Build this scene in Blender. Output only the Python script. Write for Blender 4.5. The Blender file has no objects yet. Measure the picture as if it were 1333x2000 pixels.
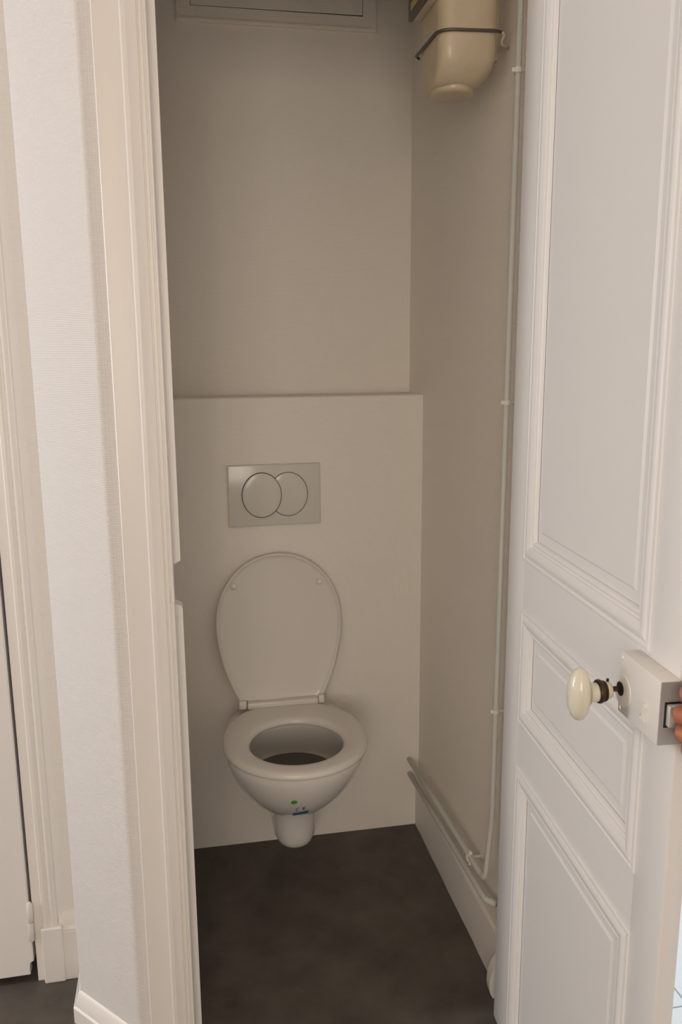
import bpy, bmesh, math, random
from mathutils import Vector, Matrix
from mathutils.bvhtree import BVHTree
random.seed(4)
SC = bpy.context.scene
COL = SC.collection
PI = math.pi

# ------------------------------------------------------------------ camera
YAW, PIT, ROL = .1847, .1964, -.0071
F = 1615.63
fwd = Vector((math.sin(YAW)*math.cos(PIT), math.cos(YAW)*math.cos(PIT), -math.sin(PIT)))
rt = Vector((math.cos(YAW), -math.sin(YAW), 0))
up = rt.cross(fwd)
r2 = rt*math.cos(ROL)+up*math.sin(ROL)
u2 = -rt*math.sin(ROL)+up*math.cos(ROL)
cd = bpy.data.cameras.new('camera'); cam = bpy.data.objects.new('camera', cd); COL.objects.link(cam)
cd.sensor_fit = 'VERTICAL'; cd.sensor_height = 36; cd.sensor_width = 24
cd.lens = F/2000*36; cd.clip_start = .02; cd.clip_end = 60
m = Matrix((r2, u2, -fwd)).transposed().to_4x4(); m.translation = (-.2246, -2.1706, 1.4009)
cam.matrix_world = m
SC.camera = cam

# ------------------------------------------------------------------ world, lights, exposure
W = bpy.data.worlds.new('world'); SC.world = W; W.use_nodes = True
W.node_tree.nodes['Background'].inputs[0].default_value = (.62, .76, 1, 1)
W.node_tree.nodes['Background'].inputs[1].default_value = 1.0

def area(name, loc, aim, sx, sy, power, col):
    l = bpy.data.lights.new(name, 'AREA'); l.shape = 'RECTANGLE'; l.size = sx; l.size_y = sy
    l.energy = power; l.color = col
    o = bpy.data.objects.new(name, l); COL.objects.link(o); o.location = loc
    o.rotation_euler = (Vector(aim)-Vector(loc)).to_track_quat('-Z', 'Y').to_euler()
    return o
# daylight through the hall window (opening in wall_left) and the kitchen window (opening in wall_right_kitchen)
area('hall_daylight', (-2.6, -.69, 1.45), (0, -.69, 1.45), .40, 1.4, 27, (.97, .98, 1))
area('hall_back_fill', (-.85, -4.52, 1.45), (-.85, 0, 1.45), 1.4, 1.3, 39, (1, .86, .70))  # added warm area light, stands in for broad soft light from behind the camera
area('kitchen_daylight', (2.72, -.6, 1.5), (0, -.6, 1.1), 1.3, 1.3, 42, (.86, .94, 1))
# warm ceiling bulb of the hall, behind the camera
bl = bpy.data.lights.new('hall_bulb', 'POINT'); bl.energy = 13; bl.color = (1, .70, .45); bl.shadow_soft_size = .06
bo = bpy.data.objects.new('hall_bulb', bl); COL.objects.link(bo); bo.location = (-.60, -3.3, 2.15)

vs = SC.view_settings
vs.view_transform = 'Standard'; vs.look = 'None'; vs.gamma = 1; vs.use_curve_mapping = False
vs.exposure = -0.25
SC.cycles.use_denoising = True
SC.cycles.max_bounces = 10
SC.cycles.diffuse_bounces = 7
SC.cycles.sample_clamp_indirect = 6

# ------------------------------------------------------------------ materials
def mat(name, col, rough=.5, metal=0, spec=.5, coat=0):
    M = bpy.data.materials.new(name); M.use_nodes = True
    b = M.node_tree.nodes['Principled BSDF']
    b.inputs['Base Color'].default_value = (*col, 1); b.inputs['Roughness'].default_value = rough
    b.inputs['Metallic'].default_value = metal; b.inputs['Specular IOR Level'].default_value = spec
    if coat: b.inputs['Coat Weight'].default_value = coat; b.inputs['Coat Roughness'].default_value = .08
    return M
def nd(M, t, **k):
    n = M.node_tree.nodes.new(t)
    for a, v in k.items(): setattr(n, a, v)
    return n
def lk(M, a, b): M.node_tree.links.new(a, b)
def mth(M, op, a, b=None):
    n = nd(M, 'ShaderNodeMath', operation=op)
    for i, v in enumerate((a, b)):
        if v is None: continue
        if isinstance(v, (int, float)): n.inputs[i].default_value = v
        else: lk(M, v, n.inputs[i])
    return n.outputs[0]
def noise(M, scale, detail=3, rough=.5, vec=None):
    n = nd(M, 'ShaderNodeTexNoise'); n.inputs['Scale'].default_value = scale; n.inputs['Detail'].default_value = detail
    n.inputs['Roughness'].default_value = rough
    if vec is None:
        c = nd(M, 'ShaderNodeTexCoord'); vec = c.outputs['Object']
    lk(M, vec, n.inputs['Vector'])
    return n.outputs['Fac']
def bump(M, h, strength, dist):
    b = nd(M, 'ShaderNodeBump'); b.inputs['Strength'].default_value = strength; b.inputs['Distance'].default_value = dist
    lk(M, h, b.inputs['Height']); lk(M, b.outputs[0], M.node_tree.nodes['Principled BSDF'].inputs['Normal'])
def mottle(M, c0, c1, scale, detail=4, lo=.35, hi=.65):
    f = noise(M, scale, detail, .6)
    r = nd(M, 'ShaderNodeValToRGB'); r.color_ramp.elements[0].position = lo; r.color_ramp.elements[1].position = hi
    r.color_ramp.elements[0].color = (*c0, 1); r.color_ramp.elements[1].color = (*c1, 1)
    lk(M, f, r.inputs[0]); lk(M, r.outputs[0], M.node_tree.nodes['Principled BSDF'].inputs['Base Color'])
def wallpaper(name, col, tang, rough=.75, strength=.5, per=.0030):
    """painted woven glass-fibre wall cover: fine horizontal ribs crossed by vertical threads"""
    M = mat(name, col, rough, spec=.3)
    c = nd(M, 'ShaderNodeTexCoord'); s = nd(M, 'ShaderNodeSeparateXYZ'); lk(M, c.outputs['Object'], s.inputs[0])
    t = mth(M, 'ADD', mth(M, 'MULTIPLY', s.outputs[0], tang[0]), mth(M, 'MULTIPLY', s.outputs[1], tang[1]))
    k = 2*PI/per
    wob = mth(M, 'MULTIPLY', noise(M, 60, 2), 2.2)
    a = mth(M, 'SINE', mth(M, 'ADD', mth(M, 'MULTIPLY', s.outputs[2], k), wob))
    b = mth(M, 'SINE', mth(M, 'ADD', mth(M, 'MULTIPLY', t, k*.8), wob))
    h = mth(M, 'ADD', a, mth(M, 'MULTIPLY', b, .55))
    h = mth(M, 'ADD', h, mth(M, 'MULTIPLY', noise(M, 9, 3), 1.5))
    bump(M, h, strength, .00028)
    return M
def painted(name, col, rough=.35, amp=.25):
    M = mat(name, col, rough, spec=.45)
    c = nd(M, 'ShaderNodeTexCoord'); mp = nd(M, 'ShaderNodeMapping'); mp.inputs['Scale'].default_value = (1, 1, .12)
    lk(M, c.outputs['Object'], mp.inputs['Vector'])
    bump(M, noise(M, 160, 3, .5, mp.outputs[0]), amp, .0006)
    return M
PW = (.79, .765, .735)
M_paint = painted('white_gloss_paint', PW)
M_door = mat('white_door_paint', (.785, .77, .755), .42, spec=.45)
bump(M_door, noise(M_door, 14, 2), .25, .001)
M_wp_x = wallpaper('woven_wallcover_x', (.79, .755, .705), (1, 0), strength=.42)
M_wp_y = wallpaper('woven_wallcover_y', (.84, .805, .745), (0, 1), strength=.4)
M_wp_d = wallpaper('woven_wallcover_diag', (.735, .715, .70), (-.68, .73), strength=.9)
M_wp_h = wallpaper('woven_wallcover_hall', PW, (1, 0), strength=.5)
M_hall = mat('hall_plaster', (.78, .75, .72), .8)
M_base = painted('baseboard_paint', (.74, .72, .69), .5, .5)
M_floor = mat('dark_vinyl_floor', (.07, .06, .055), .55, spec=.35)
mottle(M_floor, (.064, .054, .046), (.128, .111, .096), 7, 6, .3, .72)
M_tile = mat('white_floor_tile', (.82, .84, .85), .25)
M_grout = mat('grey_grout', (.25, .24, .28), .8)
M_ceramic = mat('white_sanitary_ceramic', (.74, .72, .69), .12, spec=.5)
M_seat = mat('white_thermoset_plastic', (.70, .67, .63), .2, spec=.5)
M_plate = mat('white_abs_plastic', (.60, .59, .55), .16, spec=.5)
M_gap = mat('dark_gap', (.012, .011, .010), .7)
M_water = mat('toilet_water', (.10, .095, .085), .03, spec=.6)
M_green = mat('green_sticker', (.05, .42, .03), .5)
M_blue = mat('blue_sticker', (.03, .17, .28), .5)
M_black = mat('black_print', (.01, .01, .01), .5)
M_beige = mat('beige_bakelite', (.58, .49, .34), .3, spec=.5)
mottle(M_beige, (.52, .435, .30), (.60, .505, .36), 22, 4, .3, .7)
M_beige_b = mat('cream_bakelite', (.62, .54, .42), .35)
M_wire = mat('dark_steel_wire', (.13, .12, .11), .45, .6)
M_wirep = mat('painted_wire_end', (.55, .50, .43), .5)
M_rim = mat('dark_meter_rim', (.10, .09, .09), .4)
M_yellow = mat('yellow_meter_label', (.55, .42, .10), .5)
M_glass = mat('meter_glass', (.10, .09, .07), .05)
M_pipe = painted('painted_pipe', (.60, .61, .57), .35, .3)
M_clip = painted('painted_clip', (.74, .72, .68), .4, .8)
M_porc = mat('ivory_porcelain', (.70, .67, .55), .14, spec=.6)
M_brass = mat('tarnished_brass', (.07, .045, .03), .35, .7)
M_cream = mat('cream_sleeve', (.66, .60, .45), .35)
M_lockp = painted('lock_paint', (.77, .745, .71), .4, .4)
M_steel = mat('lock_steel', (.42, .42, .43), .42, .35)
M_bolt = mat('latch_steel', (.66, .64, .62), .35, .3)
M_skin = mat('skin', (.50, .20, .11), .5)
mottle(M_skin, (.34, .125, .065), (.43, .175, .10), 40, 3)

# ------------------------------------------------------------------ mesh helpers
def link(name, me, M, parent=None):
    o = bpy.data.objects.new(name, me); COL.objects.link(o)
    if M is not None and not me.materials: me.materials.append(M)
    if parent is not None: o.parent = parent
    return o
def build(name, bm, M, parent=None, smooth=None):
    bmesh.ops.recalc_face_normals(bm, faces=bm.faces)
    me = bpy.data.meshes.new(name); bm.to_mesh(me); bm.free()
    if smooth:
        me.shade_smooth()
        if smooth < 180: me.set_sharp_from_angle(angle=math.radians(smooth))
    return link(name, me, M, parent)
def empty(name, loc=(0, 0, 0)):
    o = bpy.data.objects.new(name, None); COL.objects.link(o); o.location = loc; o.empty_display_size = .05
    return o
def tag(o, label=None, cat=None, group=None, kind=None):
    for k, v in (('label', label), ('category', cat), ('group', group), ('kind', kind)):
        if v: o[k] = v
    return o
def put(child, parent):
    """parent an object built in world coordinates"""
    child.parent = parent; child.matrix_parent_inverse = Matrix.Translation(-Vector(parent.location)); return child
def addbox(bm, x0, x1, y0, y1, z0, z1, bev=0, seg=2):
    g = bmesh.ops.create_cube(bm, size=1)
    vsn = g['verts']
    for v in vsn:
        v.co = Vector((x0+(v.co.x+.5)*(x1-x0), y0+(v.co.y+.5)*(y1-y0), z0+(v.co.z+.5)*(z1-z0)))
    if bev:
        es = list({e for v in vsn for e in v.link_edges})
        bmesh.ops.bevel(bm, geom=es, offset=bev, segments=seg, affect='EDGES', profile=.5)
    return bm
def box(*a, **k): return addbox(bmesh.new(), *a, **k)
def prism(poly, z0, z1, bev=0):
    bm = bmesh.new()
    a = [bm.verts.new((x, y, z0)) for x, y in poly]; b = [bm.verts.new((x, y, z1)) for x, y in poly]
    bm.faces.new(a[::-1]); bm.faces.new(b); n = len(poly); side = []
    for i in range(n):
        f = bm.faces.new((a[i], a[(i+1) % n], b[(i+1) % n], b[i]))
    if bev:
        es = [e for e in bm.edges if abs(e.verts[0].co.z-e.verts[1].co.z) > .01]
        bmesh.ops.bevel(bm, geom=es, offset=bev, segments=3, affect='EDGES', profile=.5)
    return bm
def loft(rings, cap0=True, cap1=True, closed=True, bm=None):
    bm = bm or bmesh.new()
    vr = [[bm.verts.new(p) for p in r] for r in rings]; n = len(rings[0])
    for a, b in zip(vr, vr[1:]):
        for i in range(n if closed else n-1):
            j = (i+1) % n
            bm.faces.new((a[i], a[j], b[j], b[i]))
    if cap0: bm.faces.new(vr[0][::-1])
    if cap1: bm.faces.new(vr[-1])
    return bm
def frame_of(d):
    d = d.normalized(); a = Vector((0, 0, 1)) if abs(d.z) < .9 else Vector((1, 0, 0))
    u = d.cross(a).normalized(); return u, d.cross(u).normalized()
def tube(path, r, n=14, bm=None):
    path = [Vector(p) for p in path]; rs = r if isinstance(r, list) else [r]*len(path)
    rings = []; u = None
    for i, p in enumerate(path):
        d = (path[min(i+1, len(path)-1)]-path[max(i-1, 0)]).normalized()
        if u is None: u, _ = frame_of(d)
        u = (u-d*u.dot(d)).normalized(); w = d.cross(u)
        rings.append([p+(u*math.cos(2*PI*k/n)+w*math.sin(2*PI*k/n))*rs[i] for k in range(n)])
    return loft(rings, bm=bm)
def rounded(path, rad, n=8):
    """polyline with its inner corners rounded"""
    P = [Vector(p) for p in path]; out = [P[0]]
    for i in range(1, len(P)-1):
        a = (P[i-1]-P[i]); b = (P[i+1]-P[i]); r = min(rad, a.length*.49, b.length*.49)
        A = P[i]+a.normalized()*r; B = P[i]+b.normalized()*r
        for k in range(n+1):
            t = k/n; out.append(A*(1-t)**2+P[i]*2*t*(1-t)+B*t*t)
    return out+[P[-1]]
def lathe(prof, axis_o, axis_d, n=28, bm=None, cap0=True, cap1=True, sx=1, sy=1, u=None):
    """prof: list of (radius, distance along the axis)"""
    d = Vector(axis_d).normalized()
    if u is None: u, w = frame_of(d)
    else: u = Vector(u).normalized(); w = d.cross(u)
    o = Vector(axis_o)
    return loft([[o+d*h+(u*math.cos(2*PI*k/n)*sx+w*math.sin(2*PI*k/n)*sy)*r for k in range(n)] for r, h in prof], cap0, cap1, bm=bm)
def sweep(path, prof, side=1):
    """sweep a (offset, z) profile along a plan polyline with mitred corners; offset goes to the left of the path (side=1)"""
    P = [Vector((x, y)) for x, y in path]; rings = []
    for i, p in enumerate(P):
        d0 = (P[i]-P[i-1]).normalized() if i else None
        d1 = (P[i+1]-P[i]).normalized() if i < len(P)-1 else None
        n0 = Vector((-d0.y, d0.x))*side if d0 else None; n1 = Vector((-d1.y, d1.x))*side if d1 else None
        if n0 is None: mm = n1
        elif n1 is None: mm = n0
        else:
            mm = (n0+n1).normalized(); mm = mm/max(.3, mm.dot(n0))
        rings.append([(p.x+mm.x*o, p.y+mm.y*o, z) for o, z in prof])
    return loft(rings)
def frame_loop(rects, place):
    """mitred rectangular moulding: rects = list of ((s0,s1,z0,z1), height)"""
    rings = []
    for (s0, s1, z0, z1), h in rects:
        rings.append([place(s, z, h) for s, z in ((s0, z0), (s1, z0), (s1, z1), (s0, z1))])
    return loft(rings, False, False)

# ------------------------------------------------------------------ the setting
CE = 2.70
XR = .4085          # right wall of the toilet room
YW = -.7126         # hall face of the wall with the doorway
YI = -.662          # inner face of that wall
YB = .1405          # upper back wall
ZL = 1.2752         # ledge of the boxed-out cistern wall
XL = -.41           # left wall of the toilet room (hidden)
YF = -.43           # far hall wall with the closet
A_ = (-.366, YW); B_ = (-.4945, -.5745)

def S(o): o['kind'] = 'structure'; return o
S(build('floor', box(-2.7, .455, -4.6, .2, -.06, 0), M_floor))
S(build('ceiling', box(-2.7, 2.85, -4.6, .3, CE, CE+.06), M_hall))
S(build('wall_back', box(XL-.05, XR+.05, YB, YB+.06, 0, CE), M_wp_x))
bm = box(XL-.04, XR, 0, YB+.01, 0, ZL)
bmesh.ops.bevel(bm, geom=[e for e in bm.edges if all(v.co.y < .001 and v.co.z > ZL-.001 for v in e.verts)], offset=.006, segments=4, affect='EDGES', profile=.5)
S(build('wall_cistern_boxing', bm, M_wp_x, smooth=40))
S(build('wall_right', box(XR, XR+.046, YI, YB+.05, 0, CE), M_wp_y))
S(build('wall_left', box(XL-.05, XL, -.40, YB+.05, 0, CE), M_wp_y))
# partition left of the doorway with its chamfered corner
poly = [(-.262, YW), A_, B_, (B_[0], YF+.02), (-.405, YF+.02), (-.405, -.58), (-.385, YI), (-.262, YI)]
def soft(p, q, r, w=.005, n=4):
    p, q, r = Vector(p), Vector(q), Vector(r); a = q+(p-q).normalized()*w; b = q+(r-q).normalized()*w
    return [tuple(a*(1-t)**2+q*2*t*(1-t)+b*t*t) for t in [k/n for k in range(n+1)]]
poly = [poly[0]]+soft(poly[0], A_, B_)+soft(A_, B_, poly[3])+poly[3:]
bm = prism(poly, 0, CE)
S(build('wall_front', bm, M_wp_d, smooth=30))
S(build('wall_front_header', box(-.262, .42, YW, YI, 2.10, CE), M_wp_h))
S(build('wall_front_right', box(.42, .50, YW, YI, 0, CE), M_wp_h))
S(build('wall_kitchen_left', box(.456, .50, YI, .2, 0, CE), M_hall))
# far hall wall with the closet doorway
S(build('wall_far', box(-.606, B_[0]+.01, YF, YF+.05, 0, CE), M_wp_h))
S(build('wall_far_header', box(-1.45, -.606, YF, YF+.05, 2.1, CE), M_wp_h))
S(build('wall_far_left', box(-2.7, -1.45, YF, YF+.05, 0, CE), M_wp_h))
S(build('wall_closet_back', box(-1.5, -.5, YF+.3, YF+.34, 0, CE), M_gap))
# rest of the hall, with its window opening on the left
bm = box(-2.75, -2.65, -4.6, -.90, 0, CE); addbox(bm, -2.75, -2.65, -.48, YF+.05, 0, CE)
addbox(bm, -2.75, -2.65, -.90, -.48, 0, .75); addbox(bm, -2.75, -2.65, -.90, -.48, 2.15, CE)
S(build('wall_hall_left', bm, M_hall))
bm = box(-2.7, -1.55, -4.66, -4.6, 0, CE); addbox(bm, -.15, 2.85, -4.66, -4.6, 0, CE)
addbox(bm, -1.55, -.15, -4.66, -4.6, 0, .8); addbox(bm, -1.55, -.15, -4.66, -4.6, 2.1, CE)
S(build('wall_hall_back', bm, M_hall))
bm = box(.46, .52, -4.6, -1.5, 0, CE); addbox(bm, .46, .52, -1.5, YW, 2.1, CE)
S(build('wall_hall_right', bm, M_hall))
# kitchen to the right with its tiled floor
bm = box(2.78, 2.85, -4.6, -1.3, 0, CE); addbox(bm, 2.78, 2.85, .1, .3, 0, CE)
addbox(bm, 2.78, 2.85, -1.3, .1, 0, .8); addbox(bm, 2.78, 2.85, -1.3, .1, 2.2, CE)
S(build('wall_kitchen_right', bm, M_hall))
S(build('wall_kitchen_back', box(.456, 2.85, .206, .26, 0, CE), M_hall))
kf = S(build('floor_kitchen', box(.455, 2.8, -4.6, .2, -.06, -.004), M_grout))
tme = bpy.data.meshes.new('tile'); bm = box(-.1635, .1635, -.1635, .1635, -.006, 0, bev=.001, seg=1); bm.to_mesh(tme); bm.free(); tme.materials.append(M_tile)
for i in range(5):
    for j in range(6):
        x = .46+.165+.33*i; y = -.787-.99+.165+.33*j
        if y+.165 > .21: continue
        t = bpy.data.objects.new('tile', tme); COL.objects.link(t); t.location = (x, y, 0); t.parent = kf

# door frame: casing, jamb and the stop with its cut-out for the lock
def casing(x_out, x_in, sgn):
    w = abs(x_in-x_out)
    pr = [(0, 0), (0, .011), (.0015, .0125), (.040, .011), (.0425, .012), (.0435, .0205), (.0455, .022), (.052, .022), (.057, .0195),
          (.062, .017), (.0685, .0165), (.069, .013), (.0715, .013), (.072, .0155), (.0765, .0155), (.077, .012), (.080, .012), (.0805, .014), (w-.001, .014), (w, .013), (w, 0)]
    return [(x_out+sgn*a, YW-b) for a, b in pr]
tr = S(build('trim_1', prism(casing(-.342, -.258, 1), 0, 2.17), M_paint, smooth=25))
tag(tr, 'moulded white door casing standing left of the toilet doorway')
build('jamb', box(-.262, -.2575, YW-.010, YI, 0, 2.10, bev=.001), M_paint, tr)
def strip(outline):
    bm = bmesh.new()
    fr = [bm.verts.new((x, -.690, z)) for x, z in outline]; bk = [bm.verts.new((x, YI, z)) for x, z in outline]
    bm.faces.new(fr); bm.faces.new(bk[::-1])
    for i in range(len(outline)):
        j = (i+1) % len(outline); bm.faces.new((fr[i], bk[i], bk[j], fr[j]))
    return bm
build('door_stop', strip([(-.262, 0), (-.2445, 0), (-.2445, .934), (-.2465, .9385), (-.2530, .942), (-.2575, .9435), (-.262, .9435)]), M_paint, tr)
build('door_stop', strip([(-.262, 1.0195), (-.2545, 1.0195), (-.2500, 1.0215), (-.2465, 1.0235), (-.2445, 1.025), (-.2445, 2.10), (-.262, 2.10)]), M_paint, tr)
build('strike_recess', box(-.2640, -.2572, YW-.0145, YW+.004, .956, .981, bev=.002), M_lockp, tr)
tr2 = S(build('trim_2', prism(casing(.505, .424, -1)[::-1], 0, 2.17), M_paint, smooth=25))
S(build('trim_3', box(-.342, .505, YW-.014, YW, 2.10, 2.18, bev=.003), M_paint))
# right jamb with its worn foot
jr = S(build('trim_4', box(.4005, .421, YW+.003, YI, 0, 2.10, bev=.002), M_paint))
foot = loft([[(x, y, z) for x, y in ((.421, YI-.002), (c, YI-.002), (c-.002, -.688), (.421, -.688))] for z, c in ((0, .385), (.012, .379), (.03, .3765), (.05, .378), (.075, .385), (.095, .398))])
build('jamb_foot', foot, M_paint, jr, smooth=60)

# baseboards
bp = [(0, 0), (.016, 0), (.016, .036), (.0125, .040), (.0125, .045), (.006, .064), (.003, .069), (0, .072)]
S(build('baseboard_left', sweep([(B_[0], YF), B_, A_, (-.342, YW)], bp, side=-1), M_paint, smooth=25))
bm = bmesh.new()
# right wall skirting, lower edge unevenly painted
ys = [YI+.0]+[YI+(0-YI)*k/26 for k in range(1, 26)]+[0]
rings = []
for y in ys:
    w = random.uniform(-.001, .001)
    rings.append([(XR, y, 0), (XR-.0085+w*.6, y, 0), (XR-.0085, y, .012), (XR-.0085, y, .118), (XR-.006, y, .124), (XR, y, .128)])
S(build('baseboard_right', loft(rings), M_base, smooth=30))

# far hall: closet frame, casing and skirting
tr5 = S(build('trim_5', box(-.606, -.584, YF-.012, YF, 0, 2.1, bev=.0015), M_paint))
pr = [(0, 0), (0, .016), (.002, .018), (.008, .018), (.012, .014), (.016, .0135), (.0175, .017), (.022, .018), (.0255, .015), (.028, .012), (.0305, .012), (.033, .006), (.040, .004), (.046, 0)]
S(build('trim_6', prism([(-.586+a, YF-b) for a, b in pr], .138, 2.16), M_paint, smooth=30))
bm = box(-.588, B_[0]-.012, YF-.020, YF, 0, .122, bev=.0015)
S(build('baseboard_far', bm, M_base))
bc = bpy.data.objects['baseboard_far']
build('plinth_block', box(-.590, -.544, YF-.025, YF-.002, 0, .138, bev=.003), M_base, bc)
build('cap', sweep([(-.553, YF), (B_[0]-.01, YF)], [(0, .120), (.018, .120), (.019, .126), (.012, .131), (.009, .150), (.003, .160), (0, .162)], side=-1), M_base, bc, smooth=30)

# ------------------------------------------------------------------ closet door at far left
cl = empty('closet_door', (-1.02, YF, 0)); tag(cl, 'plain white closet door with a painted hinge at the far left', 'door')
lp = [(-1.44, .010), (-.6215, .020), (-.622, .052), (-.612, .053), (-.612, 2.085), (-1.44, 2.085)]
bm = bmesh.new()
fr = [bm.verts.new((x, YF-.014, z)) for x, z in lp]; bk = [bm.verts.new((x, YF+.012, z)) for x, z in lp]
bm.faces.new(fr); bm.faces.new(bk[::-1])
for i in range(len(lp)): bm.faces.new((fr[i], bk[i], bk[(i+1) % len(lp)], fr[(i+1) % len(lp)]))
bmesh.ops.bevel(bm, geom=[e for e in bm.edges if all(abs(v.co.y-YF+.014) < .001 for v in e.verts)], offset=.002, segments=2, affect='EDGES')
put(build('leaf', bm, M_door), cl)
build_h = tube([(-.6095, YF-.019, .156), (-.6095, YF-.019, .159), (-.6095, YF-.019, .200), (-.6095, YF-.019, .206)], [.004, .0065, .0065, .003])
h1 = put(build('hinge_knuckle', build_h, M_clip, smooth=60), cl)
h2 = put(build('hinge_knuckle', tube([(-.6105, YF-.019, .108), (-.6105, YF-.019, .112), (-.6105, YF-.019, .150), (-.6105, YF-.019, .155)], [.003, .0065, .0065, .0058]), M_clip, smooth=60), cl)

# ------------------------------------------------------------------ toilet door (open, at right)
AD = .06
DH = Vector((.364, -.740, 0)); DV = Vector((-math.sin(AD), -math.cos(AD), 0)); DN = Vector((-math.cos(AD), math.sin(AD), 0))
DT = .026; DW = .616; DB = .008; DTOP = 2.06
def dp(s, z, h=0): return DH+DV*s+DN*h+Vector((0, 0, z))
dr = empty('toilet_door', tuple(DH)); tag(dr, 'open white panelled door with porcelain knob and rim lock', 'door')
def dbox(name, s0, s1, z0, z1, h0, h1, M, bev=0, parent=dr, seg=2):
    bm = box(s0, s1, h0, h1, z0, z1, bev=bev, seg=seg)
    for v in bm.verts: v.co = dp(v.co.x, v.co.z, v.co.y)
    o = build(name, bm, M, smooth=(35 if bev else None))
    if parent is dr: put(o, dr)
    else: o.parent = parent
    return o
SI0, SI1 = .088, .540
PAN = [(1.031, 1.96), (.722, .932), (.05, .626)]
dbox('stile', 0, SI0, DB, DTOP, -DT, 0, M_door, bev=.003)
dbox('stile', SI1, DW, DB, DTOP, -DT, 0, M_door, bev=.003)
zs = [DTOP, PAN[0][1], PAN[0][0], PAN[1][1], PAN[1][0], PAN[2][1], PAN[2][0], DB]
for a, b in ((DTOP, PAN[0][1]), (PAN[0][0], PAN[1][1]), (PAN[1][0], PAN[2][1]), (PAN[2][0], DB)):
    dbox('rail', SI0-.001, SI1+.001, b, a, -DT+.0004, -.0003, M_door)
for z0, z1 in PAN:
    for side in (1, -1):
        hh = (lambda h: h) if side == 1 else (lambda h: -DT-h)
        pl = lambda s, z, h: dp(s, z, hh(h))
        def rc(i): return (SI0+i, SI1-i, z0+i, z1-i)
        mo = frame_loop([(rc(-.004), -.003), (rc(-.004), .0012), (rc(-.0025), .0026), (rc(.0005), .0028), (rc(.003), .0012), (rc(.0055), .0018), (rc(.009), .0032), (rc(.013), .0040), (rc(.017), .0036), (rc(.021), .0022),
                         (rc(.025), .0006), (rc(.0265), -.0022), (rc(.029), -.0028), (rc(.033), -.0014), (rc(.0365), -.0038), (rc(.0385), -.0078)], pl)
        put(build('panel_moulding', mo, M_door), dr)
    bm = frame_loop([(rc(.030), -.012), (rc(.030), -.0085), (rc(.056), -.0085), (rc(.0605), -.0062)], lambda s, z, h: dp(s, z, h))
    s0, s1, a, b = rc(.0605)
    bm2 = bm; bm2.faces.new([bm2.verts.new(dp(s, z, -.0062)) for s, z in ((s0, a), (s1, a), (s1, b), (s0, b))])
    s0, s1, a, b = rc(.030)
    q = [bm2.verts.new(dp(s, z, -.0195)) for s, z in ((s0, a), (s1, a), (s1, b), (s0, b))]; bm2.faces.new(q)
    bmesh.ops.remove_doubles(bm2, verts=bm2.verts, dist=1e-5)
    put(build('panel', bm2, M_door), dr)
# rim lock
LK = .025
lock = dbox('lock_case', .5165, .6175, .9385, 1.0205, -.0005, LK, M_lockp, bev=.0025)
def sub(o, p): o.parent = p; return o
dbox('lock_end_plate', .6172, .6188, .9405, 1.0185, -.026, LK-.0015, M_steel, parent=lock)
dbox('latch_bolt', .618, .627, .9653, .9917, -.021, LK-.009, M_bolt, bev=.0015, parent=lock)
dbox('latch_gap', .6182, .6192, .9625, .9941, -.023, LK-.0068, M_gap, parent=lock)
for s, z in ((.5235, 1.0130), (.5235, .9460)):
    sub(build('rivet', lathe([(.0034, 0), (.0032, .0008), (.0018, .0016)], dp(s, z, LK-.0003), DN, 14), M_lockp, smooth=60), lock)
KS, KZ = .5235, .9710
kn = build('lock_rose', lathe([(.0215, -.0003), (.021, .0010), (.013, .0012), (.0085, .0006)], dp(KS+.006, KZ, LK), DN, 32), M_lockp, smooth=50); sub(kn, lock)
sub(build('spindle_hole', lathe([(.0092, .0003), (.0092, .0014)], dp(KS, KZ, LK), DN, 20), M_gap), lock)
# keyhole cover, a small pear-shaped flap
cov = bmesh.new()
out = [(-.0035, .012), (0, .0135), (.0035, .012), (.0045, .008), (.003, .003), (.003, -.004), (.004, -.0095), (-.001, -.0095), (-.009, -.0065), (-.0095, -.0045), (-.004, -.0045), (-.0015, -.002), (-.0025, .003), (-.0045, .008)]
CS, CZ = .5885, .9665
fr = [cov.verts.new(dp(CS+a*.9, CZ+b, LK+.0042)) for a, b in out]; bk = [cov.verts.new(dp(CS+a, CZ+b*1.03, LK-.0005)) for a, b in out]
cov.faces.new(fr); cov.faces.new(bk)
for i in range(len(out)): cov.faces.new((fr[i], bk[i], bk[(i+1) % len(out)], fr[(i+1) % len(out)]))
sub(build('keyhole_cover', cov, M_lockp, smooth=70), lock)
# knob with its shank
u_z = Vector((0, 0, 1))
kb = lathe([(.0005, .0145), (.010, .0142), (.0165, .0125), (.0225, .009), (.0262, .0045), (.0275, 0), (.0265, -.0045), (.0225, -.0088), (.0165, -.0118), (.0125, -.0132)], dp(KS, KZ-.004, .0805), DN, 36, sx=1.30, sy=.64, u=u_z)
knob = put(build('knob', kb, M_porc, smooth=180), dr)
sub(build('knob_neck', lathe([(.0160, .0695), (.0128, .0665), (.0122, .0625), (.0122, .0565)], dp(KS, KZ-.003, 0), DN, 28), M_porc, smooth=60), knob)
sub(build('knob_collar', lathe([(.0125, .0575), (.0148, .0565), (.0156, .054), (.0146, .0515), (.0125, .051), (.0125, .0495), (.0135, .0485), (.0130, .0465), (.0110, .046)], dp(KS, KZ-.002, 0), DN, 28), M_brass, smooth=40), knob)
sub(build('knob_sleeve', lathe([(.0122, .048), (.0118, .043), (.0100, .0395), (.0065, .038)], dp(KS, KZ-.001, 0), DN, 24), M_cream, smooth=50), knob)
sub(build('spindle', lathe([(.0038, .0385), (.0038, LK-.002)], dp(KS, KZ, 0), DN, 4), M_brass), knob)
sub(build('set_screw', lathe([(.0018, .0), (.0018, .0035)], dp(KS, KZ+.0110, .0435), u_z, 10), M_brass), knob)

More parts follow.
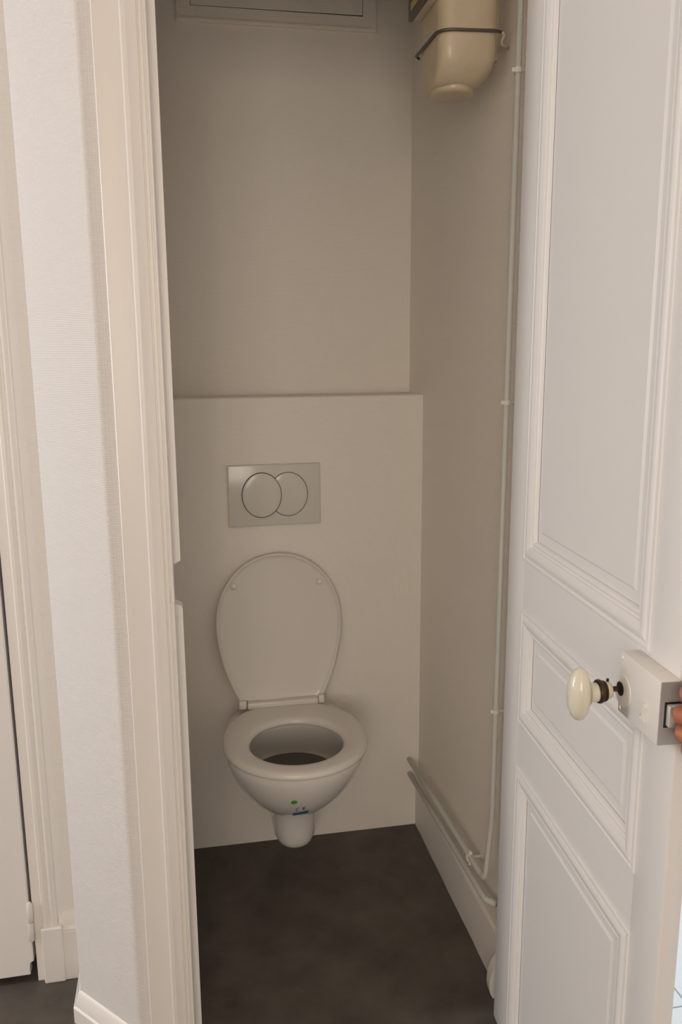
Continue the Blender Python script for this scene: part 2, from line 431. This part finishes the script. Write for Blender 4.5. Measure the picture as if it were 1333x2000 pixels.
# ------------------------------------------------------------------ toilet
TX = .011
def sup(c, a, e): return math.copysign(abs(c)**(2/e), c)*a
def outline(cx, cy, hw, fr, bk, eb=2.0, ef=2.0, ymax=None, n=64):
    pts = []
    for k in range(n):
        t = 2*PI*k/n; c, s = math.cos(t), math.sin(t)
        if s < 0: x, y = sup(c, hw, ef), sup(s, fr, ef)
        else: x, y = sup(c, hw, eb), sup(s, bk, eb)
        y += cy
        if ymax is not None: y = min(y, ymax)
        pts.append((cx+x, y))
    return pts
toi = empty('toilet', (TX, 0, 0)); tag(toi, 'white wall-hung toilet with its lid raised against the wall', 'toilet')
# pan body (outer skin, rim, inner bowl) as one loft
outer = [  # z, half width, centre y, front semi-axis, back semi-axis, exponent at the back
    (.218, .030, -.17, .050, .169, 4), (.222, .052, -.175, .072, .174, 4), (.230, .068, -.18, .086, .179, 4), (.246, .087, -.192, .102, .191, 4), (.270, .106, -.21, .120, .209, 4),
    (.302, .127, -.226, .140, .225, 3.6), (.338, .147, -.242, .156, .241, 3.2), (.372, .161, -.254, .166, .253, 3), (.400, .1695, -.264, .170, .263, 3), (.418, .172, -.268, .172, .267, 3), (.4285, .170, -.268, .170, .267, 3)]
rings = [[(x, y, z) for x, y in outline(TX, cy, hw, f, b, e)] for z, hw, cy, f, b, e in outer]
inner = [(.4285, .124, -.285, .124, .132), (.424, .119, -.285, .121, .127), (.405, .123, -.285, .125, .136), (.37, .126, -.28, .126, .148), (.34, .127, -.27, .122, .155), (.325, .120, -.265, .110, .152), (.29, .085, -.25, .08, .10), (.25, .05, -.23, .045, .06), (.24, .02, -.23, .02, .02)]
rings += [[(x, y, z) for x, y in outline(TX, cy, hw, f, b, 2.2)] for z, hw, cy, f, b in inner]
pan_bm = loft(rings)
bmesh.ops.recalc_face_normals(pan_bm, faces=pan_bm.faces)
BV = BVHTree.FromBMesh(pan_bm)
put(build('pan', pan_bm, M_ceramic, smooth=50), toi)
# trap housing below the bowl
neck = [(.250, .100, -.120, .140, .119, 4), (.232, .084, -.12, .122, .119, 4), (.215, .0735, -.12, .106, .119, 4), (.195, .0670, -.12, .096, .119, 4), (.165, .0620, -.12, .088, .119, 4), (.135, .0590, -.12, .083, .119, 4),
        (.110, .0560, -.12, .079, .118, 4), (.094, .0495, -.12, .072, .117, 4), (.083, .0380, -.12, .058, .11, 4), (.078, .018, -.12, .03, .05, 3)]
put(build('trap_housing', loft([[(TX+.009+x, y, z) for x, y in outline(0, cy, hw, f, b, e, 2.3)] for z, hw, cy, f, b, e in neck]), M_ceramic, smooth=180), toi)
wat = [(TX+x, y, .327) for x, y in outline(0, -.265, .122, .112, .152, 2.2, n=48)]
bm = loft([[(x, y, .322) for x, y, z in wat], wat]); put(build('water', bm, M_water), toi)
# seat ring
ZS = .4315
so = lambda g: outline(TX, -.272, .180-g, .185-g, .208-g, 2.5, 2.0, -.075-g*.5, n=96)
si = lambda g: outline(TX, -.290, .1145+g, .113+g, .122+g, 2.0, 2.0, None, n=96)
prof = [(so, .006, 0), (so, .001, .003), (so, 0, .008), (so, .0015, .014), (so, .006, .0185), (so, .014, .0205), (so, .03, .021)]
prof2 = [(si, .020, .0205), (si, .010, .019), (si, .004, .015), (si, .0005, .009), (si, .001, .003), (si, .006, 0)]
rings = [[(x, y, ZS+h) for x, y in f(g)] for f, g, h in prof+prof2]
rings.append(rings[0])
bm = loft(rings, False, False); bmesh.ops.remove_doubles(bm, verts=bm.verts, dist=1e-5)
seat = put(build('seat', bm, M_seat, smooth=60), toi)
for sx in (-1, 1):
    sub(build('hinge_post', lathe([(.011, 0), (.011, .018), (.009, .022)], (TX+sx*.075, -.062, .428), (0, 0, 1), 18), M_seat, smooth=50), seat)
bm = box(-.0935, .0990, -.084, -.052, .446, .4650, bev=.0045, seg=4)
sub(build('hinge_bar', bm, M_seat, smooth=60), seat)
# lid : built in its own plane (x, t along the lid, d = towards the room)
HY, HZ = -.062, .459
TL = Vector((0, .036, .409)).normalized(); TD = Vector((0, -TL.z, TL.y))
LX = .001
def lidp(x, t, d): return Vector((LX+x, HY, HZ))+TL*t+TD*d
def lid_out(g, n=72):
    pts = []
    hw, tc, tt = .1700-g, .216, .189-g
    for k in range(n//2+1):
        a = PI*k/(n//2); pts.append((sup(math.cos(a), hw, 2.05), tc+sup(math.sin(a), tt, 2.05)))
    m = n//2
    for k in range(1, m//2):
        q = k/(m//2); t = tc-(tc-(-.006+g))*q; w = hw-(.0600)*((q)**1.9); pts.append((-w, t))
    for k in range(0, m//2+0):
        q = 1-k/(m//2); t = tc-(tc-(-.006+g))*q; w = hw-(.0600)*((q)**1.9); pts.append((w, t))
    return pts
rings = []
for g, d in ((.020, -.0135), (.006, -.0125), (.001, -.008), (0, -.002), (.001, .003), (.003, .0048), (.0055, .0042), (.008, .001), (.014, -.001), (.030, -.0025), (.060, -.0045), (.100, -.0062)):
    rings.append([lidp(x, t, d) for x, t in lid_out(g)])
lid = put(build('lid', loft(rings), M_seat, smooth=60), toi)
for x in (-.1180, .1125):
    sub(build('lid_buffer', lathe([(.0088, -.004), (.0085, .0035), (.0062, .0062), (.0015, .0072)], lidp(x, .322, 0), TD, 20), M_ceramic, smooth=70), lid)
for a, b in ((-.1170, -.0955), (.0990, .1165)):
    bm = box(a, b, -.0145, .010, -.010, .019, bev=.0055, seg=4)
    for v in bm.verts: v.co = lidp(v.co.x, v.co.y, v.co.z-.002)
    sub(build('lid_foot', bm, M_seat, smooth=60), lid)
# stickers on the front of the bowl, laid on its surface
def on_pan(x, z):
    h = BV.ray_cast(Vector((x, -1, z)), Vector((0, 1, 0)))
    return (h[0]+h[1]*.0005*(1 if h[1].y < 0 else -1)) if h[0] else Vector((x, -.3, z))
def patch(name, fn, nu, nv, M):
    bm = bmesh.new(); g = [[bm.verts.new(on_pan(*fn(i/nu, j/nv))) for j in range(nv+1)] for i in range(nu+1)]
    for i in range(nu):
        for j in range(nv): bm.faces.new((g[i][j], g[i+1][j], g[i+1][j+1], g[i][j+1]))
    bmesh.ops.remove_doubles(bm, verts=bm.verts, dist=1e-6)
    return put(build(name, bm, M, smooth=180), toi)
GX, GZ = -.0118, .353
patch('green_sticker', lambda u, v: (GX+.0076*v*math.cos(2*PI*u), GZ+.0075*v*math.sin(2*PI*u)), 28, 4, M_green)
patch('blue_sticker', lambda u, v: (.0096+(u-.5)*.036, .2925+(v-.5)*.023+.0085*(u-.5)), 12, 6, M_blue)
def arc(cx, cz): return lambda u, v: (cx+(.0052-.0015*v)*math.cos(PI*.36+u*PI*1.28), cz+(.0095-.0026*v)*math.sin(PI*.36+u*PI*1.28))
patch('certification_mark', arc(.0000, .3185), 20, 2, M_black)
patch('certification_mark', arc(.0155, .3225), 20, 2, M_black)
patch('certification_mark', lambda u, v: (.0108+u*.0068, .3225+(v-.5)*.0026), 4, 1, M_black)

# ------------------------------------------------------------------ flush plate
fp = empty('flush_plate', (0, 0, 1.017)); tag(fp, 'pale grey dual flush plate with two overlapping round buttons', 'flush plate')
PY = -.0115
bm = box(-.123, .123, PY, .0005, .9355, 1.0995)
bmesh.ops.bevel(bm, geom=[e for e in bm.edges if all(v.co.y < PY+.001 for v in e.verts)], offset=.003, segments=3, affect='EDGES', profile=.5)
put(build('cover_plate', bm, M_plate, smooth=40), fp)
def ell(name, cx, cz, rx, ry, levels, M, parent):
    n = 64
    rings = [[(cx+k*rx*math.cos(2*PI*i/n), y, cz+k*ry*math.sin(2*PI*i/n)) for i in range(n)] for k, y in levels]
    return build(name, loft(rings), M, parent, smooth=40)
def dome(b): return [(1, b+.0005), (1, b-.0004), (.985, b-.0008), (.85, b-.0016), (.7, b-.0022), (.5, b-.0027), (.3, b-.0030), (.1, b-.0031)]
put(ell('button_gap', .0365, 1.0187, .0526, .0596, [(1, PY+.001), (1, PY-.0003)], M_gap, None), fp)
put(ell('flush_button', .0365, 1.0187, .0510, .0580, dome(PY-.0002), M_plate, None), fp)
put(ell('button_gap', -.0345, 1.0187, .0529, .0606, [(1, PY+.001), (1, PY-.0032)], M_gap, None), fp)
put(ell('flush_button', -.0345, 1.0187, .0512, .0589, dome(PY-.0031), M_plate, None), fp)

# ------------------------------------------------------------------ access hatch high on the back wall
ha = empty('access_hatch', (.05, YB, 2.2)); tag(ha, 'painted access hatch in a moulded frame high on the back wall', 'hatch')
HX0, HX1, HZ0, HZ1 = -.205, .309, 2.206, 2.62
hr = lambda i: (HX0+i, HX1-i, HZ0+i, HZ1-i)
mo = frame_loop([(hr(0), .001), (hr(0), -.010), (hr(.003), -.013), (hr(.008), -.0125), (hr(.011), -.008), (hr(.036), -.008), (hr(.036), .001)], lambda s, z, h: (s, YB+h, z))
put(build('hatch_frame', mo, M_wp_x, smooth=25), ha)
put(build('dark_recess', box(HX0+.030, HX1-.030, YB-.004, YB+.001, HZ0+.030, HZ1-.030), M_gap), ha)
bm = box(HX0+.0372, HX1-.0372, YB-.0085, YB-.003, HZ0+.0385, HZ1-.0372, bev=.001)
for v in bm.verts:
    if v.co.z < 2.4: v.co.z += -.001 if v.co.x < 0 else .0006
put(build('hatch_panel', bm, M_wp_x), ha)
put(build('hatch_latch', box(.249, .257, YB-.0115, YB-.008, 2.252, 2.268, bev=.001), M_wp_x), ha)

# ------------------------------------------------------------------ electric meter on the right wall
me_ = empty('electric_meter', (XR, -.5, 1.87)); tag(me_, 'old beige electric meter strapped by a dark wire, high on the right wall', 'electric meter')
def rrect(x0, x1, y0, y1, r, n=7):
    pts = []
    for cx, cy, a0 in ((x1-r, y1-r, 0), (x0+r, y1-r, PI/2), (x0+r, y0+r, PI), (x1-r, y0+r, 1.5*PI)):
        for k in range(n+1):
            a = a0+PI/2*k/n; pts.append((cx+r*math.cos(a), cy+r*math.sin(a)))
    return pts
mx0, mx1, my0, my1 = .2640, .3800, -.580, -.430
lv = [(2.42, 0, 0, 0, .026), (2.05, 0, 0, 0, .026), (1.945, 0, 0, 0, .026), (1.928, .0008, .002, .0010, .026), (1.914, .0015, .008, .004, .027), (1.902, .0022, .018, .011, .029), (1.893, .0035, .028, .020, .030), (1.8885, .007, .036, .028, .029), (1.887, .013, .042, .034, .026)]
rings = [[(x, y, z) for x, y in rrect(mx0+a, mx1-c, my0+b, my1-a*2, r)] for z, a, b, c, r in lv]
put(build('terminal_cover', loft(rings), M_beige, smooth=50), me_)
bul = lathe([(.047, 0), (.0470, .008), (.045, .0125), (.038, .0148), (.010, .0155)], (.3130, -.498, 1.8925), (0, 0, -1), 32, sx=1, sy=1)
for v in bul.verts: v.co.x = .3130+(v.co.x-.3130)*.90
put(build('cover_boss', bul, M_beige, smooth=50), me_)
put(build('back_plate', box(.378, XR, -.495, -.435, 1.95, 2.42, bev=.004), M_beige_b), me_)
wu = put(build('window_housing', box(.241, .266, -.578, -.456, 2.026, 2.40, bev=.004, seg=3), M_beige_b, smooth=40), me_)
def wsub(o): return sub(o, wu)
bm = bmesh.new()
rim = frame_loop([((-.580, -.454, 2.024, 2.40), .2455), ((-.580, -.454, 2.024, 2.40), .2372), ((-.576, -.458, 2.028, 2.396), .2360), ((-.570, -.464, 2.036, 2.39), .2365), ((-.570, -.464, 2.036, 2.39), .2425)], lambda s, z, h: (h, s, z))
wsub(build('window_rim', rim, M_rim, smooth=30))
wsub(build('meter_label', box(.2380, .2412, -.569, -.465, 2.037, 2.10), M_yellow))
wsub(build('label_print', box(.2377, .2381, -.569, -.465, 2.052, 2.062), M_rim))
wsub(build('window_glass', box(.2375, .2412, -.569, -.465, 2.102, 2.388), M_glass))
# wire strap
zw = 1.968
wp = rounded([(mx0-.004, -.432, zw+.002), (mx0-.003, my0-.003, zw+.001), (mx1-.012, my0-.0032, zw+.004), (mx1+.004, my0+.002, zw+.004)], .032, 12)
put(build('wire_strap', tube([(mx0+.004, -.424, zw)]+wp, .0028, 12), M_wire, smooth=180), me_)
put(build('wire_hook', tube(rounded([(mx1+.002, my0+.001, zw+.004), (mx1+.008, my0+.003, zw+.001), (mx1+.007, my0+.016, zw-.012), (XR, my0+.03, zw-.013)], .006, 6), .0027, 10), M_wirep, smooth=180), me_)

# ------------------------------------------------------------------ pipes on the right wall
PX = .3795; R = .0075
pu = empty('water_pipe', (PX, 0, .21)); tag(pu, 'upper white pipe along the skirting, bending up beside the door', 'pipe')
path = rounded([(PX, .01, .2115), (PX, -.30, .231), (PX, -.630, .249), (PX+.008, -.640, .40), (PX+.008, -.657, 2.5)], .028, 10)
path = [Vector((PX, .01, .2115))]+path[1:]
put(build('pipe_run', tube(path, [R if p[2] < .26 else .0058 for p in path], 16), M_pipe, smooth=180), pu)
def clip(z=None, y=None, x=PX):
    bm = bmesh.new()
    if z is None:     # on the horizontal run
        zz = .2115+(.2445-.2115)*(-y/.62)+.0015
        lathe([(R+.0022, -.004), (R+.0028, 0), (R+.0022, .004)], (x, y, zz), (0, 1, -.055), 16, bm)
        addbox(bm, x-.004, x+.004, y-.0045, y+.0045, zz+R, zz+R+.009, bev=.0015)
        addbox(bm, x-.004, x+.004, y-.0045, y+.0045, zz-R-.010, zz-R, bev=.0015)
        lathe([(.003, 0), (.0034, XR-x-.004), (.010, XR-x-.0025), (.010, XR-x-.0008)], (x, y, zz), (1, 0, 0), 14, bm)
    else:
        yy = -.640-.017*(z-.4)/2.1
        lathe([(.0072, -.0045), (.0080, 0), (.0072, .0045)], (x+.008, yy, z), (0, 0, 1), 16, bm)
        addbox(bm, x+.0045, x+.0115, yy+R, yy+R+.007, z-.0045, z+.0045, bev=.0015)
        addbox(bm, x-.004, x+.004, yy-.003, yy+.004, z-.004, z+.004, bev=.0015)
        lathe([(.003, 0), (.003, XR-x-.009)], (x+.008, yy, z), (1, 0, 0), 10, bm)
    return bm
put(build('pipe_clip', clip(y=-.533), M_clip, smooth=50), pu)
for z in (.652, 1.294, 1.885):
    put(build('pipe_clip', clip(z=z), M_clip, smooth=50), pu)
plo = empty('water_pipe', (PX, 0, .165)); tag(plo, 'lower white pipe running just above the right skirting board', 'pipe')
path = rounded([(PX+.002, .01, .1655), (PX+.002, -.3, .183), (PX+.002, -.632, .203), (XR-.0095, -.652, .2045)], .012, 8)
put(build('pipe_run', tube([(PX+.002, .01, .1655)]+path[1:], R, 16), M_pipe, smooth=180), plo)

# ------------------------------------------------------------------ hand holding the door edge at the lock
hd = bpy.data.meshes.new('person_hand')
V = []; E = []; RR = []
def chain(root, pts):
    prev = root
    for p, r in pts:
        V.append(p); RR.append(r); E.append((prev, len(V)-1)); prev = len(V)-1
    return prev
V.append((.402, -1.362, .952)); RR.append((.030, .017))           # palm centre (root)
# wrist and forearm going out of the frame to the right
chain(0, [((.432, -1.385, .930), (.030, .018)), ((.462, -1.410, .905), (.026, .020)), ((.53, -1.47, .875), (.030, .027)), ((.62, -1.56, .85), (.038, .036)), ((.68, -1.62, .835), (.040, .038))])
for k, (dz, tipx, tz) in enumerate(((.031, .3375, .9930), (.010, .3310, .9700), (-.011, .3355, .9465), (-.030, .345, .9250))):
    a = V[0]
    kx = (.385+.002*k, -1.356, .952+dz*1.05)
    chain(0, [(kx, (.0105, .0100)), ((.370+.001*k, -1.351, tz+.003), (.0105, .0105)), ((tipx+.006, -1.345, tz+.001), (.0115, .0112)), ((tipx, -1.339, tz-.001), (.0108, .0105))])
# thumb on the far face of the door
chain(0, [((.412, -1.345, .985), (.013, .012)), ((.413, -1.318, 1.002), (.0105, .010)), ((.405, -1.296, 1.006), (.0095, .009)), ((.3965, -1.282, 1.004), (.0075, .007))])
V = [(x-.025, y-.0375, z+.019) for x, y, z in V]
hd.from_pydata(V, E, [])
ho = link('person_hand', hd, M_skin)
sk = ho.modifiers.new('skin', 'SKIN'); sk.use_smooth_shade = True
for i, r in enumerate(RR):
    hd.skin_vertices[0].data[i].radius = r; hd.skin_vertices[0].data[i].use_root = (i == 0)
ss = ho.modifiers.new('sub', 'SUBSURF'); ss.levels = 2; ss.render_levels = 2
dg = bpy.context.evaluated_depsgraph_get(); ev = bpy.data.meshes.new_from_object(ho.evaluated_get(dg))
ho.modifiers.clear(); ho.data = ev; ev.name = 'person_hand'
if not ev.materials: ev.materials.append(M_skin)
ev.shade_smooth()
tag(ho, 'bare fingers gripping the latch edge of the open door', 'hand')
